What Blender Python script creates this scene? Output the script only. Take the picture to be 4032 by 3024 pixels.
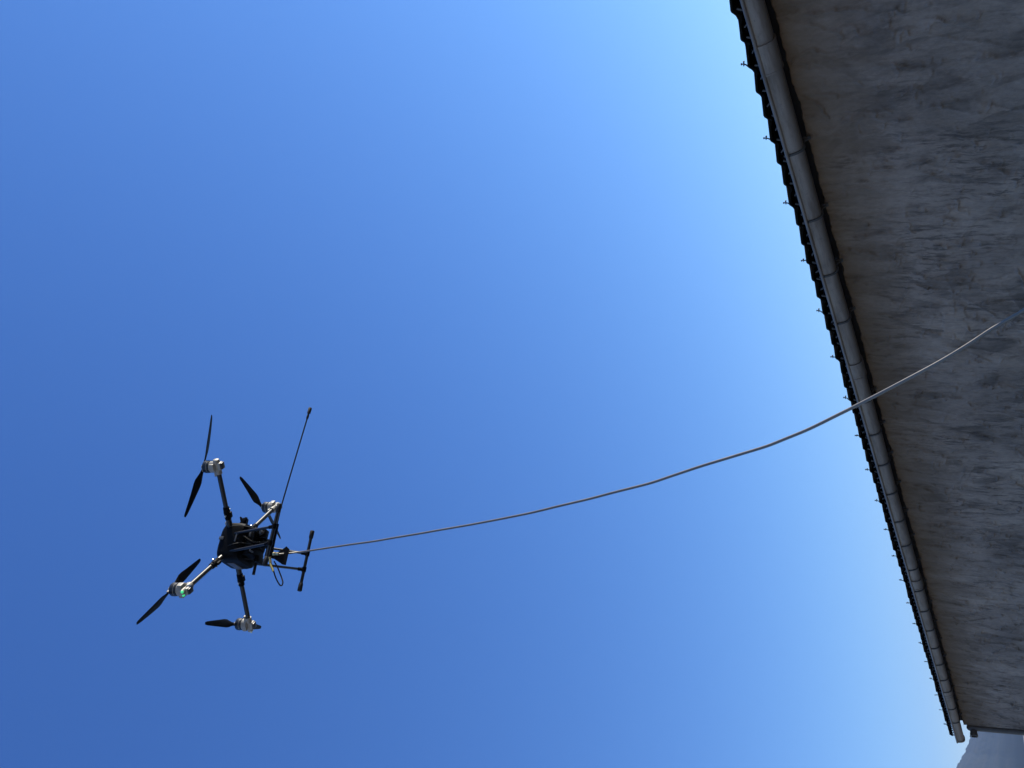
import bpy, bmesh, math, random
import numpy as np
from mathutils import Vector, Matrix, noise

for ob in list(bpy.data.objects):
    bpy.data.objects.remove(ob, do_unlink=True)
scene = bpy.context.scene
COL = scene.collection
R = math.radians
random.seed(7)

# ------------------------------------------------------------------ camera
CAM_H = 1.6
cam_d = bpy.data.cameras.new('camera')
cam = bpy.data.objects.new('camera', cam_d)
COL.objects.link(cam)
cam_d.sensor_width = 36.0
cam_d.lens = 27.0
cam_d.clip_start = 0.05
cam_d.clip_end = 30000.0
# the phone was held on its side (picture left = up), pitched up 30.5 deg, rolled 8.4 deg
ax_x = Vector((-0.14608303, 0.50224728, -0.85229538))
ax_y = Vector((0.98927233, 0.07416543, -0.12585603))
ax_z = Vector((0.0, -0.86153767, -0.50769365))
m = Matrix((ax_x, ax_y, ax_z)).transposed().to_4x4()
m.translation = Vector((0, 0, CAM_H))
cam.matrix_world = m
scene.camera = cam

# ------------------------------------------------------------------ sky and sun
SUN_AZ, SUN_EL = 68.0, 18.6
world = bpy.data.worlds.new('World')
scene.world = world
world.use_nodes = True
wn = world.node_tree
sky = wn.nodes.new('ShaderNodeTexSky')
sky.sky_type = 'NISHITA'
sky.sun_disc = False
sky.sun_elevation = R(SUN_EL)
sky.sun_rotation = R(SUN_AZ)
sky.air_density = 1.0
sky.dust_density = 0.0
sky.ozone_density = 4.0
# camera rendering of the sky colour: the same curve for every direction
sep = wn.nodes.new('ShaderNodeSeparateColor')
cmb = wn.nodes.new('ShaderNodeCombineColor')
wn.links.new(sky.outputs[0], sep.inputs[0])
for i, (g, k) in enumerate(((1.22, 0.495), (1.06, 0.615), (0.82, 1.075))):
    pw = wn.nodes.new('ShaderNodeMath'); pw.operation = 'POWER'
    wn.links.new(sep.outputs[i], pw.inputs[0]); pw.inputs[1].default_value = g
    ml = wn.nodes.new('ShaderNodeMath'); ml.operation = 'MULTIPLY'
    wn.links.new(pw.outputs[0], ml.inputs[0]); ml.inputs[1].default_value = k
    wn.links.new(ml.outputs[0], cmb.inputs[i])
bg = wn.nodes['Background']
wn.links.new(cmb.outputs[0], bg.inputs[0])
bg.inputs[1].default_value = 0.15

sun_d = bpy.data.lights.new('sun', 'SUN')
sun_d.energy = 4.6
sun_d.angle = R(0.53)
sun_d.color = (1.0, 0.93, 0.80)
sun = bpy.data.objects.new('sun', sun_d)
COL.objects.link(sun)
sdir = Vector((math.sin(R(SUN_AZ)) * math.cos(R(SUN_EL)), math.cos(R(SUN_AZ)) * math.cos(R(SUN_EL)), math.sin(R(SUN_EL))))
sun.rotation_euler = sdir.to_track_quat('Z', 'Y').to_euler()
sun.location = (20, 6, 12)

vs = scene.view_settings
vs.view_transform = 'Standard'
vs.look = 'None'
vs.gamma = 1.0
vs.exposure = 0.79
vs.use_curve_mapping = False

# ------------------------------------------------------------------ materials
def newmat(name):
    mt = bpy.data.materials.new(name)
    mt.use_nodes = True
    nt = mt.node_tree
    return mt, nt, nt.nodes['Principled BSDF']

def node(nt, typ, **kw):
    n = nt.nodes.new(typ)
    for k, v in kw.items():
        if hasattr(n, k):
            setattr(n, k, v)
        else:
            n.inputs[k].default_value = v
    return n

def math_n(nt, op, a, b=None, c=None, clamp=False):
    n = nt.nodes.new('ShaderNodeMath')
    n.operation = op
    n.use_clamp = clamp
    for i, v in enumerate((a, b, c)):
        if v is None:
            continue
        if isinstance(v, (int, float)):
            n.inputs[i].default_value = v
        else:
            nt.links.new(v, n.inputs[i])
    return n.outputs[0]

def mix_c(nt, fac, a, b, mode='MIX'):
    n = nt.nodes.new('ShaderNodeMix')
    n.data_type = 'RGBA'
    n.blend_type = mode
    for key, v in (('Factor', fac), ('A', a), ('B', b)):
        s = n.inputs[key] if key != 'Factor' else n.inputs[0]
        if key == 'A':
            s = n.inputs[6]
        if key == 'B':
            s = n.inputs[7]
        if isinstance(v, (int, float)):
            s.default_value = v
        elif isinstance(v, tuple):
            s.default_value = v if len(v) == 4 else (*v, 1)
        else:
            nt.links.new(v, s)
    return n.outputs[2]

def ramp(nt, fac, stops):
    n = nt.nodes.new('ShaderNodeValToRGB')
    el = n.color_ramp.elements
    while len(el) < len(stops):
        el.new(0.5)
    for e, (p, c) in zip(el, stops):
        e.position = p
        e.color = (c, c, c, 1) if isinstance(c, (int, float)) else (*c, 1)
    nt.links.new(fac, n.inputs[0])
    return n.outputs[0]

def simple_mat(name, col, rough=0.5, metal=0.0, var=0.25, scale=30.0, spec=0.5, bump=0.0, coat=0.0):
    """base colour with uneven tone and gloss"""
    mt, nt, b = newmat(name)
    tc = nt.nodes.new('ShaderNodeTexCoord')
    nz = node(nt, 'ShaderNodeTexNoise', Scale=scale, Detail=5.0, Roughness=0.6)
    nt.links.new(tc.outputs['Object'], nz.inputs['Vector'])
    dark = tuple(c * (1 - var) for c in col)
    lite = tuple(min(1, c * (1 + var)) for c in col)
    nt.links.new(mix_c(nt, nz.outputs['Fac'], dark, lite), b.inputs['Base Color'])
    nt.links.new(math_n(nt, 'MULTIPLY_ADD', nz.outputs['Fac'], 0.25, rough - 0.12, clamp=True), b.inputs['Roughness'])
    b.inputs['Metallic'].default_value = metal
    b.inputs['Specular IOR Level'].default_value = spec
    b.inputs['Coat Weight'].default_value = coat
    if bump:
        bp = node(nt, 'ShaderNodeBump', Strength=bump, Distance=0.01)
        nt.links.new(nz.outputs['Fac'], bp.inputs['Height'])
        nt.links.new(bp.outputs[0], b.inputs['Normal'])
    return mt

M = {}
M['carbon'] = simple_mat('carbon_tube', (0.006, 0.006, 0.007), 0.40, var=0.2, scale=60, spec=0.5)
M['carbon'].node_tree.nodes['Principled BSDF'].inputs['IOR'].default_value = 1.55
M['shell'] = simple_mat('drone_shell', (0.004, 0.004, 0.005), 0.5, var=0.3, scale=25, spec=0.06)
M['shell_grey'] = simple_mat('drone_shell_grey', (0.07, 0.07, 0.075), 0.45, var=0.2, scale=20)
M['blade'] = simple_mat('blade', (0.004, 0.004, 0.005), 0.55, var=0.2, scale=40, spec=0.15)
M['motor_grey'] = simple_mat('motor_mount_grey', (0.30, 0.285, 0.255), 0.45, var=0.15, scale=40)
M['motor_dark'] = simple_mat('motor_dark', (0.010, 0.010, 0.012), 0.4, var=0.2, scale=50)
M['rubber'] = simple_mat('rubber', (0.006, 0.006, 0.007), 0.7, var=0.2, scale=60)
M['brass'] = simple_mat('brass', (0.62, 0.50, 0.25), 0.3, metal=0.9, var=0.15, scale=50)
M['steel'] = simple_mat('steel', (0.55, 0.55, 0.56), 0.35, metal=0.8, var=0.15, scale=50)
M['hose'] = simple_mat('hose_rubber', (0.130, 0.108, 0.080), 0.36, var=0.25, scale=12, spec=0.9)
M['strap'] = simple_mat('yellow_strap', (0.45, 0.38, 0.12), 0.6, var=0.2, scale=40)
M['hook'] = simple_mat('hook_steel', (0.03, 0.035, 0.04), 0.5, metal=0.3, var=0.3, scale=60)
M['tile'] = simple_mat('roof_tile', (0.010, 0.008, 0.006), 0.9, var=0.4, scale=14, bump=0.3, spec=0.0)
M['edge_light'] = simple_mat('tile_edge_light', (0.115, 0.098, 0.082), 0.8, var=0.4, scale=30, bump=0.3)
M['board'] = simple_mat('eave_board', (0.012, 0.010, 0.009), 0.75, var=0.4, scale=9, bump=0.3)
M['bracket'] = simple_mat('gutter_bracket', (0.060, 0.048, 0.037), 0.7, var=0.4, scale=30)

def led_mat(name, col, strength):
    mt, nt, b = newmat(name)
    b.inputs['Base Color'].default_value = (*col, 1)
    b.inputs['Emission Color'].default_value = (*col, 1)
    b.inputs['Emission Strength'].default_value = strength
    return mt
M['led_green'] = led_mat('green_lamp', (0.05, 0.60, 0.22), 0.5)
M['lens'] = simple_mat('lamp_lens', (0.70, 0.82, 0.80), 0.2, var=0.05, scale=40)

def gutter_mat():
    mt, nt, b = newmat('gutter_plastic')
    tc = nt.nodes.new('ShaderNodeTexCoord')
    mp = node(nt, 'ShaderNodeMapping')
    mp.inputs['Scale'].default_value = (1.0, 6, 6)
    nt.links.new(tc.outputs['Object'], mp.inputs[0])
    n1 = node(nt, 'ShaderNodeTexNoise', Scale=2.5, Detail=7.0, Roughness=0.65)
    nt.links.new(mp.outputs[0], n1.inputs['Vector'])
    n2 = node(nt, 'ShaderNodeTexNoise', Scale=22.0, Detail=4.0, Roughness=0.7)
    nt.links.new(tc.outputs['Object'], n2.inputs['Vector'])
    dirt = ramp(nt, n1.outputs['Fac'], [(0.40, 0.0), (0.64, 1.0)])
    c = mix_c(nt, dirt, (0.285, 0.215, 0.157), (0.150, 0.104, 0.070))
    spot = ramp(nt, n2.outputs['Fac'], [(0.60, 0.0), (0.70, 1.0)])
    c = mix_c(nt, math_n(nt, 'MULTIPLY', spot, 0.5), c, (0.10, 0.082, 0.065))
    sx = nt.nodes.new('ShaderNodeSeparateXYZ')
    nt.links.new(tc.outputs['Object'], sx.inputs[0])
    run = math_n(nt, 'MULTIPLY_ADD', n1.outputs['Fac'], 0.07, sx.outputs['Z'])
    low_dark = ramp(nt, math_n(nt, 'SUBTRACT', run, 2.40), [(0.068, 1.0), (0.118, 0.0)])  # darker brown towards the gutter bottom, with an uneven edge
    c = mix_c(nt, math_n(nt, 'MULTIPLY', low_dark, 0.8), c, (0.085, 0.058, 0.038))
    nt.links.new(c, b.inputs['Base Color'])
    b.inputs['Roughness'].default_value = 0.48
    return mt
M['gutter'] = gutter_mat()

def wall_mat():
    """hand-trowelled cement render: overlapping dabs with sharp edges, swept upwards, browner below the eave"""
    mt, nt, b = newmat('trowelled_cement')
    tc = nt.nodes.new('ShaderNodeTexCoord')
    P = tc.outputs['Object']
    sp = nt.nodes.new('ShaderNodeSeparateXYZ')
    nt.links.new(P, sp.inputs[0])
    def noise_n(vec, scale, detail, rough, stretch=(1, 1, 1), off=0.0, rot=0.0, dist=0.0):
        mp = node(nt, 'ShaderNodeMapping')
        mp.inputs['Scale'].default_value = stretch
        mp.inputs['Location'].default_value = (off, off * 0.7, off * 1.3)
        mp.inputs['Rotation'].default_value = (0, R(rot), 0)
        nt.links.new(vec, mp.inputs[0])
        n = node(nt, 'ShaderNodeTexNoise', Scale=scale, Detail=detail, Roughness=rough, Distortion=dist)
        nt.links.new(mp.outputs[0], n.inputs['Vector'])
        return n
    wz = noise_n(P, 2.6, 3.0, 0.5)
    vm = nt.nodes.new('ShaderNodeVectorMath'); vm.operation = 'MULTIPLY_ADD'
    nt.links.new(wz.outputs['Color'], vm.inputs[0])
    vm.inputs[1].default_value = (0.08, 0.0, 0.10)
    nt.links.new(P, vm.inputs[2])
    rt = node(nt, 'ShaderNodeMapping')
    rt.inputs['Rotation'].default_value = (0, R(15), 0)
    nt.links.new(vm.outputs[0], rt.inputs[0])
    W = rt.outputs[0]
    ROT = 0.0
    fine = noise_n(W, 42.0, 6.0, 0.72, (1.0, 1.0, 0.45))
    streak = noise_n(W, 22.0, 6.0, 0.68, (1.5, 1.0, 0.22), 3.0)
    def mask(scale, off, lo, hi):
        n = noise_n(P, scale, 4.0, 0.6, (1.2, 1, 0.8), off)
        return ramp(nt, n.outputs['Fac'], [(lo, 0.0), (hi, 1.0)])
    k4 = mask(1.9, 17.0, 0.42, 0.60)
    dry = math_n(nt, 'MULTIPLY', streak.outputs['Fac'], k4)
    height = math_n(nt, 'MULTIPLY_ADD', fine.outputs['Fac'], 0.30, math_n(nt, 'MULTIPLY', dry, 1.0))
    big = noise_n(P, 0.8, 5.0, 0.6)
    c = ramp(nt, big.outputs['Fac'], [(0.34, (0.260, 0.182, 0.130)), (0.66, (0.430, 0.302, 0.212))])
    # each trowelled dab dried to its own tone, with lip shade painted in
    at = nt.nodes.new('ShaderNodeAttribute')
    at.attribute_name = 'dab_tone_shade'
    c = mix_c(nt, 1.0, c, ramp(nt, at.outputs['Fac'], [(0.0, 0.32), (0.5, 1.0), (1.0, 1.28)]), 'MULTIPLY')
    D = (0.100, 0.072, 0.055)
    drag_lip_shade = ramp(nt, streak.outputs['Fac'], [(0.50, 0.0), (0.62, 1.0)])
    c = mix_c(nt, math_n(nt, 'MULTIPLY', math_n(nt, 'MULTIPLY', drag_lip_shade, k4), 0.78), c, D)
    c = mix_c(nt, 1.0, c, ramp(nt, fine.outputs['Fac'], [(0.33, 0.82), (0.67, 1.14)]), 'MULTIPLY')
    # brown tone under the eave with fingers running down
    dn = noise_n(W, 1.6, 6.0, 0.65, (3.5, 1.0, 0.5))
    up = math_n(nt, 'MULTIPLY_ADD', dn.outputs['Fac'], 0.55, sp.outputs['Z'])
    st = ramp(nt, math_n(nt, 'SUBTRACT', up, 2.0), [(0.10, 0.0), (0.42, 0.70), (0.64, 1.0)])
    c = mix_c(nt, math_n(nt, 'MULTIPLY', st, 0.78), c, (0.150, 0.086, 0.042))
    nt.links.new(c, b.inputs['Base Color'])
    b.inputs['Roughness'].default_value = 0.88
    b.inputs['Specular IOR Level'].default_value = 0.25
    bp = node(nt, 'ShaderNodeBump', Strength=0.8, Distance=0.012)
    nt.links.new(height, bp.inputs['Height'])
    nt.links.new(bp.outputs[0], b.inputs['Normal'])
    return mt
M['wall'] = wall_mat()

def ground_mat():
    mt, nt, b = newmat('dusty_concrete')
    tc = nt.nodes.new('ShaderNodeTexCoord')
    n1 = node(nt, 'ShaderNodeTexNoise', Scale=0.4, Detail=8.0, Roughness=0.65)
    nt.links.new(tc.outputs['Object'], n1.inputs['Vector'])
    c = ramp(nt, n1.outputs['Fac'], [(0.3, (0.26, 0.215, 0.155)), (0.7, (0.38, 0.32, 0.24))])
    nt.links.new(c, b.inputs['Base Color'])
    b.inputs['Roughness'].default_value = 0.9
    return mt
M['ground'] = ground_mat()

def mountain_mat():
    mt, nt, b = newmat('wooded_slope')
    tc = nt.nodes.new('ShaderNodeTexCoord')
    n1 = node(nt, 'ShaderNodeTexNoise', Scale=0.02, Detail=8.0, Roughness=0.7)
    nt.links.new(tc.outputs['Object'], n1.inputs['Vector'])
    c = ramp(nt, n1.outputs['Fac'], [(0.36, (0.011, 0.017, 0.010)), (0.52, (0.019, 0.025, 0.014)), (0.70, (0.038, 0.038, 0.026))])
    nt.links.new(c, b.inputs['Base Color'])
    b.inputs['Roughness'].default_value = 0.95
    return mt
M['mountain'] = mountain_mat()

# ------------------------------------------------------------------ mesh helpers
def obj(name, bm, mats, parent=None, smooth=None):
    me = bpy.data.meshes.new(name)
    bmesh.ops.recalc_face_normals(bm, faces=bm.faces)
    bm.to_mesh(me)
    bm.free()
    o = bpy.data.objects.new(name, me)
    COL.objects.link(o)
    for x in (mats if isinstance(mats, (list, tuple)) else [mats]):
        me.materials.append(M[x] if isinstance(x, str) else x)
    if parent is not None:
        o.parent = parent
    if smooth:
        me.polygons.foreach_set('use_smooth', [True] * len(me.polygons))
        try:
            me.set_sharp_from_angle(angle=R(smooth))
        except Exception:
            pass
    return o

def mesh_copy(src, parent, name=None, loc=None):
    o = src.copy()
    if name:
        o.name = name
    COL.objects.link(o)
    o.parent = parent
    if loc is not None:
        o.location = loc
    return o

def tag(o, label=None, cat=None, group=None, kind=None):
    if label: o['label'] = label
    if cat: o['category'] = cat
    if group: o['group'] = group
    if kind: o['kind'] = kind
    return o

def frame(d):
    d = Vector(d).normalized()
    a = Vector((0, 0, 1)) if abs(d.z) < 0.9 else Vector((1, 0, 0))
    x = d.cross(a).normalized()
    return x, d.cross(x).normalized()

def add_ring_skin(bm, rings, cap=True, closed=True, mi=0):
    vr = [[bm.verts.new(p) for p in r] for r in rings]
    n = len(vr[0])
    for a, b2 in zip(vr[:-1], vr[1:]):
        for i in range(n if closed else n - 1):
            j = (i + 1) % n
            f = bm.faces.new((a[i], a[j], b2[j], b2[i]))
            f.material_index = mi
    if cap and closed:
        for r in (vr[0], vr[-1]):
            f = bm.faces.new(r)
            f.material_index = mi
    return vr

def add_tube(bm, pts, rad, seg=12, mi=0, cap=True):
    """tube along a polyline; rad number or list"""
    pts = [Vector(p) for p in pts]
    n = len(pts)
    rr = rad if isinstance(rad, (list, tuple)) else [rad] * n
    rings = []
    x = None
    for i, p in enumerate(pts):
        d = (pts[min(i + 1, n - 1)] - pts[max(i - 1, 0)])
        if d.length < 1e-9:
            d = pts[-1] - pts[0]
        d.normalize()
        if x is None:
            x, y = frame(d)
        else:
            x = (x - d * x.dot(d)).normalized()
        y = d.cross(x)
        rings.append([p + (x * math.cos(2 * math.pi * k / seg) + y * math.sin(2 * math.pi * k / seg)) * rr[i] for k in range(seg)])
    add_ring_skin(bm, rings, cap=cap, mi=mi)

def add_stepped(bm, p0, p1, prof, seg=16, mi=0):
    """lathe about p0->p1; prof = [(t in metres along, radius)]"""
    p0 = Vector(p0); d = (Vector(p1) - p0).normalized()
    x, y = frame(d)
    rings = []
    for t, r in prof:
        c = p0 + d * t
        rings.append([c + (x * math.cos(2 * math.pi * k / seg) + y * math.sin(2 * math.pi * k / seg)) * max(r, 1e-4) for k in range(seg)])
    add_ring_skin(bm, rings, mi=mi)

def add_box(bm, c, size, axes=None, bevel=0.0, mi=0, taper=1.0):
    c = Vector(c)
    X, Y, Z = axes if axes else (Vector((1, 0, 0)), Vector((0, 1, 0)), Vector((0, 0, 1)))
    b2 = bmesh.new()
    bmesh.ops.create_cube(b2, size=1.0)
    if taper != 1.0:
        for v in b2.verts:
            if v.co.z > 0:
                v.co.x *= taper; v.co.y *= taper
    for v in b2.verts:
        v.co = Vector((v.co.x * size[0], v.co.y * size[1], v.co.z * size[2]))
    if bevel:
        bmesh.ops.bevel(b2, geom=list(b2.edges), offset=bevel, segments=2, affect='EDGES', profile=0.6)
    mp = {}
    for v in b2.verts:
        mp[v.index] = None
    b2.verts.index_update()
    nv = [bm.verts.new(c + X * v.co.x + Y * v.co.y + Z * v.co.z) for v in b2.verts]
    for f in b2.faces:
        nf = bm.faces.new([nv[v.index] for v in f.verts])
        nf.material_index = mi
    b2.free()

def add_prism(bm, poly, thick, origin, X, Y, Z, mi=0):
    """flat plate of a polygon in X,Y with thickness along Z"""
    o = Vector(origin)
    lo = [bm.verts.new(o + X * a + Y * b2 - Z * thick / 2) for a, b2 in poly]
    hi = [bm.verts.new(o + X * a + Y * b2 + Z * thick / 2) for a, b2 in poly]
    bm.faces.new(lo[::-1]).material_index = mi
    bm.faces.new(hi).material_index = mi
    n = len(poly)
    for i in range(n):
        j = (i + 1) % n
        bm.faces.new((lo[i], lo[j], hi[j], hi[i])).material_index = mi

def superellipse(cx, cy, z, a, b2, n=40, e=3.5):
    out = []
    for k in range(n):
        t = 2 * math.pi * k / n
        ct, st = math.cos(t), math.sin(t)
        out.append(Vector((cx + a * math.copysign(abs(ct) ** (2 / e), ct), cy + b2 * math.copysign(abs(st) ** (2 / e), st), z)))
    return out

# ------------------------------------------------------------------ ground and mountain
bm = bmesh.new()
rs = [0.0, 10, 30, 80, 200, 500, 1200, 3000]
seg = 64
rings = []
for r in rs[1:]:
    rings.append([bm.verts.new((r * math.cos(2 * math.pi * k / seg), r * math.sin(2 * math.pi * k / seg), 0)) for k in range(seg)])
c0 = bm.verts.new((0, 0, 0))
for k in range(seg):
    bm.faces.new((c0, rings[0][k], rings[0][(k + 1) % seg]))
for a, b2 in zip(rings[:-1], rings[1:]):
    for k in range(seg):
        j = (k + 1) % seg
        bm.faces.new((a[k], b2[k], b2[j], a[j]))
tag(obj('ground', bm, 'ground'), kind='structure')

def lerp_tab(tab, x):
    if x <= tab[0][0]: return tab[0][1]
    for (x0, y0), (x1, y1) in zip(tab[:-1], tab[1:]):
        if x <= x1:
            t = (x - x0) / (x1 - x0)
            return y0 + (y1 - y0) * t
    return tab[-1][1]

RIDGE = [(-70, 2.2), (-55, 4.0), (-42, 5.6), (-34, 5.2), (-29, 4.25), (-27.45, 3.56), (-26.6, 3.0), (-25.6, 2.58), (-24.5, 2.15), (-20, 1.5), (-8, 1.0), (10, 1.3), (30, 0.9)]
bm = bmesh.new()
D0, D1, D2 = 1250.0, 2100.0, 2500.0
azs = []
a = -70.0
while a < 30:
    azs.append(a)
    a += 0.05 if -29 < a < -23.5 else 0.7
NR = 46
grid = []
for a in azs:
    row = []
    hr = math.tan(R(lerp_tab(RIDGE, a))) * D1
    for i in range(NR):
        if i < 36:
            t = i / 35.0
            d = D0 + (D1 - D0) * t
            z = hr * (t ** 0.8)
        else:
            t = (i - 35) / 10.0
            d = D1 + (D2 - D1) * t
            z = hr * (1 - t * t) - 0.5
        x, y = d * math.sin(R(a)), d * math.cos(R(a))
        k = min(1.0, t * 2) if i < 36 else 1
        z += k * 9 * noise.noise(Vector((x * 0.004, y * 0.004, 0.3))) * (0 if i >= 33 and i < 37 else 1)
        ka = 3.2 if 30 <= i < 40 else 1.0
        z += k * ka * noise.noise(Vector((x * 0.12, y * 0.12, 1.7)))
        z += k * ka * 0.55 * noise.noise(Vector((x * 0.35, y * 0.35, 4.7)))
        row.append(bm.verts.new((x, y, max(z, -0.3) + CAM_H * (0 if i == 0 else 1))))
    grid.append(row)
for r0, r1 in zip(grid[:-1], grid[1:]):
    for i in range(NR - 1):
        bm.faces.new((r0[i], r0[i + 1], r1[i + 1], r1[i]))
tag(obj('mountain', bm, 'mountain', smooth=60), kind='structure')

# ------------------------------------------------------------------ house  (local x along the eave to the far end, local y towards the viewer, wall face at y = 0)
S = math.sqrt(0.5)
DW = 5.51
house = bpy.data.objects.new('house', None)
COL.objects.link(house)
house.location = (S * DW, S * DW, 0)
house.rotation_euler = (0, 0, R(135))
tag(house, 'low grey cement house with dark tiled eave and grey gutter', 'house')
X0, X1 = -3.0, 15.16       # wall extent
DEPTH = 5.6
LIPY, LIPZ = 0.17, 2.55

# wall shell
bm = bmesh.new()
def quad(bm, pts, mi=0):
    f = bm.faces.new([bm.verts.new(p) for p in pts]); f.material_index = mi; return f
WT = 2.60
WF = 2.412                 # ragged top of the front render coat, below the recessed eave
def wtop(x):
    return WF + 0.014 * noise.noise(Vector((x * 5.0, 0.2, 0))) + 0.010 * noise.noise(Vector((x * 17.0, 3.2, 0)))

def trowel_field(xs, zs):
    """relief of hand-laid render: thousands of overlapping trowel strokes, each flattening its patch and leaving a lip"""
    rng = np.random.default_rng(11)
    XX, ZZ = np.meshgrid(xs, zs, indexing='ij')
    def vnoise(cx, cz, seed):
        g = np.random.default_rng(seed).random((int((xs[-1] - xs[0]) / cx) + 4, int((zs[-1] - zs[0]) / cz) + 4))
        fx, fz = (XX - xs[0]) / cx, (ZZ - zs[0]) / cz
        ix, iz = fx.astype(int), fz.astype(int)
        tx, tz = fx - ix, fz - iz
        tx, tz = tx * tx * (3 - 2 * tx), tz * tz * (3 - 2 * tz)
        return (g[ix, iz] * (1 - tx) + g[ix + 1, iz] * tx) * (1 - tz) + (g[ix, iz + 1] * (1 - tx) + g[ix + 1, iz + 1] * tx) * tz - 0.5
    h = 0.030 * vnoise(0.7, 0.5, 1) + 0.026 * vnoise(0.22, 0.2, 2) + 0.010 * vnoise(0.05, 0.07, 3)
    tone = 0.5 + 0.25 * vnoise(0.3, 0.3, 4)
    w1 = 0.030 * vnoise(0.09, 0.09, 5) + 0.014 * vnoise(0.030, 0.030, 7)
    w2 = 0.030 * vnoise(0.09, 0.09, 6) + 0.014 * vnoise(0.030, 0.030, 8)
    dx, dz = xs[1] - xs[0], zs[1] - zs[0]
    for k in range(1250):
        cx, cz = rng.uniform(xs[0], xs[-1]), rng.uniform(zs[0] - 0.1, zs[-1] + 0.1)
        a = math.radians(rng.normal(-15, 14) if rng.random() < 0.88 else rng.uniform(-90, 90))
        L, Wd = rng.uniform(0.16, 0.75), rng.uniform(0.04, 0.18)
        rad = (L + Wd) / 2 + 0.08
        i0, i1 = max(0, int((cx - rad - xs[0]) / dx)), min(len(xs), int((cx + rad - xs[0]) / dx) + 1)
        j0, j1 = max(0, int((cz - rad - zs[0]) / dz)), min(len(zs), int((cz + rad - zs[0]) / dz) + 1)
        if i1 - i0 < 4 or j1 - j0 < 4:
            continue
        sl = (slice(i0, i1), slice(j0, j1))
        X_, Z_ = XX[sl] + w1[sl] - cx, ZZ[sl] + w2[sl] - cz
        s_ = X_ * math.sin(a) + Z_ * math.cos(a)
        t_ = X_ * math.cos(a) - Z_ * math.sin(a)
        bow = rng.normal(0, 0.25)
        t_ = t_ + bow * s_ * s_ / L
        q = np.maximum(np.abs(s_) - L / 2, (np.abs(t_) - Wd / 2))
        q = np.where((np.abs(s_) > L / 2 - 0.03) & (np.abs(t_) > Wd / 2 - 0.03), np.hypot(np.maximum(np.abs(s_) - L / 2 + 0.03, 0), np.maximum(np.abs(t_) - Wd / 2 + 0.03, 0)) - 0.03, q)
        ins = np.clip(-q / 0.006, 0, 1)
        if ins.max() <= 0:
            continue
        hh = h[sl]
        mean = (hh * ins).sum() / ins.sum()
        plane = mean + rng.normal(0.003, 0.006) + rng.normal(0, 0.075) * t_ + rng.normal(0, 0.022) * s_
        press = ins * np.clip((L / 2 - np.abs(s_)) / (0.25 * L) + 0.15, 0, 1) * rng.uniform(0.45, 0.95) * np.clip(0.5 + s_ / L * rng.choice([-1, 1]) * 1.1, 0.15, 1)
        side = rng.choice([-1, 1])
        brk = np.clip(0.5 + w1[sl] * 45, 0, 1)
        lip = np.exp(-(q / 0.0075) ** 2) * np.where(t_ * side > 0, 1.0, 0.12) * rng.uniform(0.0, 0.030) * brk
        h[sl] = hh * (1 - press) + plane * press + lip
        tone[sl] = tone[sl] * (1 - press * 0.9) + np.clip(rng.normal(0.52, 0.30), 0, 1) * press * 0.9
        # shade of the lip painted into the tone along one stroke edge
        drag_lip_shade = ins * np.clip((L / 2 - np.abs(s_)) / (0.3 * L), 0, 1) * np.exp(-np.maximum(Wd / 2 - t_ * side, 0) / rng.uniform(0.008, 0.05)) * rng.uniform(0, 1.0) ** 0.8 * np.clip(0.5 + w2[sl] * 40, 0, 1)
        tone[sl] = tone[sl] * (1 - drag_lip_shade)
    return h - 0.030, np.clip(tone, 0, 1)

TX_ = 0.8                  # trowel relief is modelled from here to the far corner, above TZ0
TZ0 = 0.95
nx, nz = 1560, 190
gx = np.linspace(TX_, X1, nx + 1)
gz = np.linspace(TZ0, WF, nz + 1)
hf, tn = trowel_field(gx, gz)
edge = np.minimum(1, np.minimum((X1 - gx) / 0.03, (gx - TX_) / 0.05))[:, None] * np.minimum(1, (gz - TZ0) / 0.05)[None, :]
hf = hf * edge
tone_layer = bm.verts.layers.float.new('dab_tone_shade')
gv = []
for i in range(nx + 1):
    zt = wtop(gx[i])
    col_ = []
    for j in range(nz + 1):
        v = bm.verts.new((gx[i], hf[i, j], TZ0 + (zt - TZ0) * j / nz))
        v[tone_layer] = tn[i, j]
        col_.append(v)
    gv.append(col_)
led = [bm.verts.new((v[-1].co.x, -0.07 + 0.012 * noise.noise(Vector((v[-1].co.x * 9, 7, 0))), v[-1].co.z + 0.006)) for v in gv]
up_ = [bm.verts.new((v.co.x, v.co.y - 0.004, WT)) for v in led]
for i in range(nx):
    for j in range(nz):
        bm.faces.new((gv[i][j], gv[i + 1][j], gv[i + 1][j + 1], gv[i][j + 1])).smooth = True
    bm.faces.new((gv[i][-1], gv[i + 1][-1], led[i + 1], led[i]))
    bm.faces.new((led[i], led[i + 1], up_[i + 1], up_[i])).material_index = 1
def plain(x0, x1, z0, z1):
    vs_ = [bm.verts.new(p) for p in ((x0, 0, z0), (x1, 0, z0), (x1, 0, z1), (x0, 0, z1))]
    for v in vs_:
        v[tone_layer] = 0.5
    bm.faces.new(vs_)
plain(X0, TX_, 0, WF); plain(TX_, X1, 0, TZ0)
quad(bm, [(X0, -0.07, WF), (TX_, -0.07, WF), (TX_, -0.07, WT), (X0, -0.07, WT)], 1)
SL = math.tan(R(6))
def gable(x):
    pts = [(x, 0, 0), (x, -DEPTH, 0), (x, -DEPTH, WT), (x, -DEPTH / 2, WT + SL * DEPTH / 2 - 0.05), (x, -0.07, WT), (x, -0.07, WF), (x, 0, WF)]
    return bm.faces.new([bm.verts.new(p) for p in pts])
gable(X1); gable(X0)
quad(bm, [(X0, -DEPTH, 0), (X1, -DEPTH, 0), (X1, -DEPTH, WT), (X0, -DEPTH, WT)])
for v in bm.verts:
    if v[tone_layer] == 0:
        v[tone_layer] = 0.5
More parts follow.
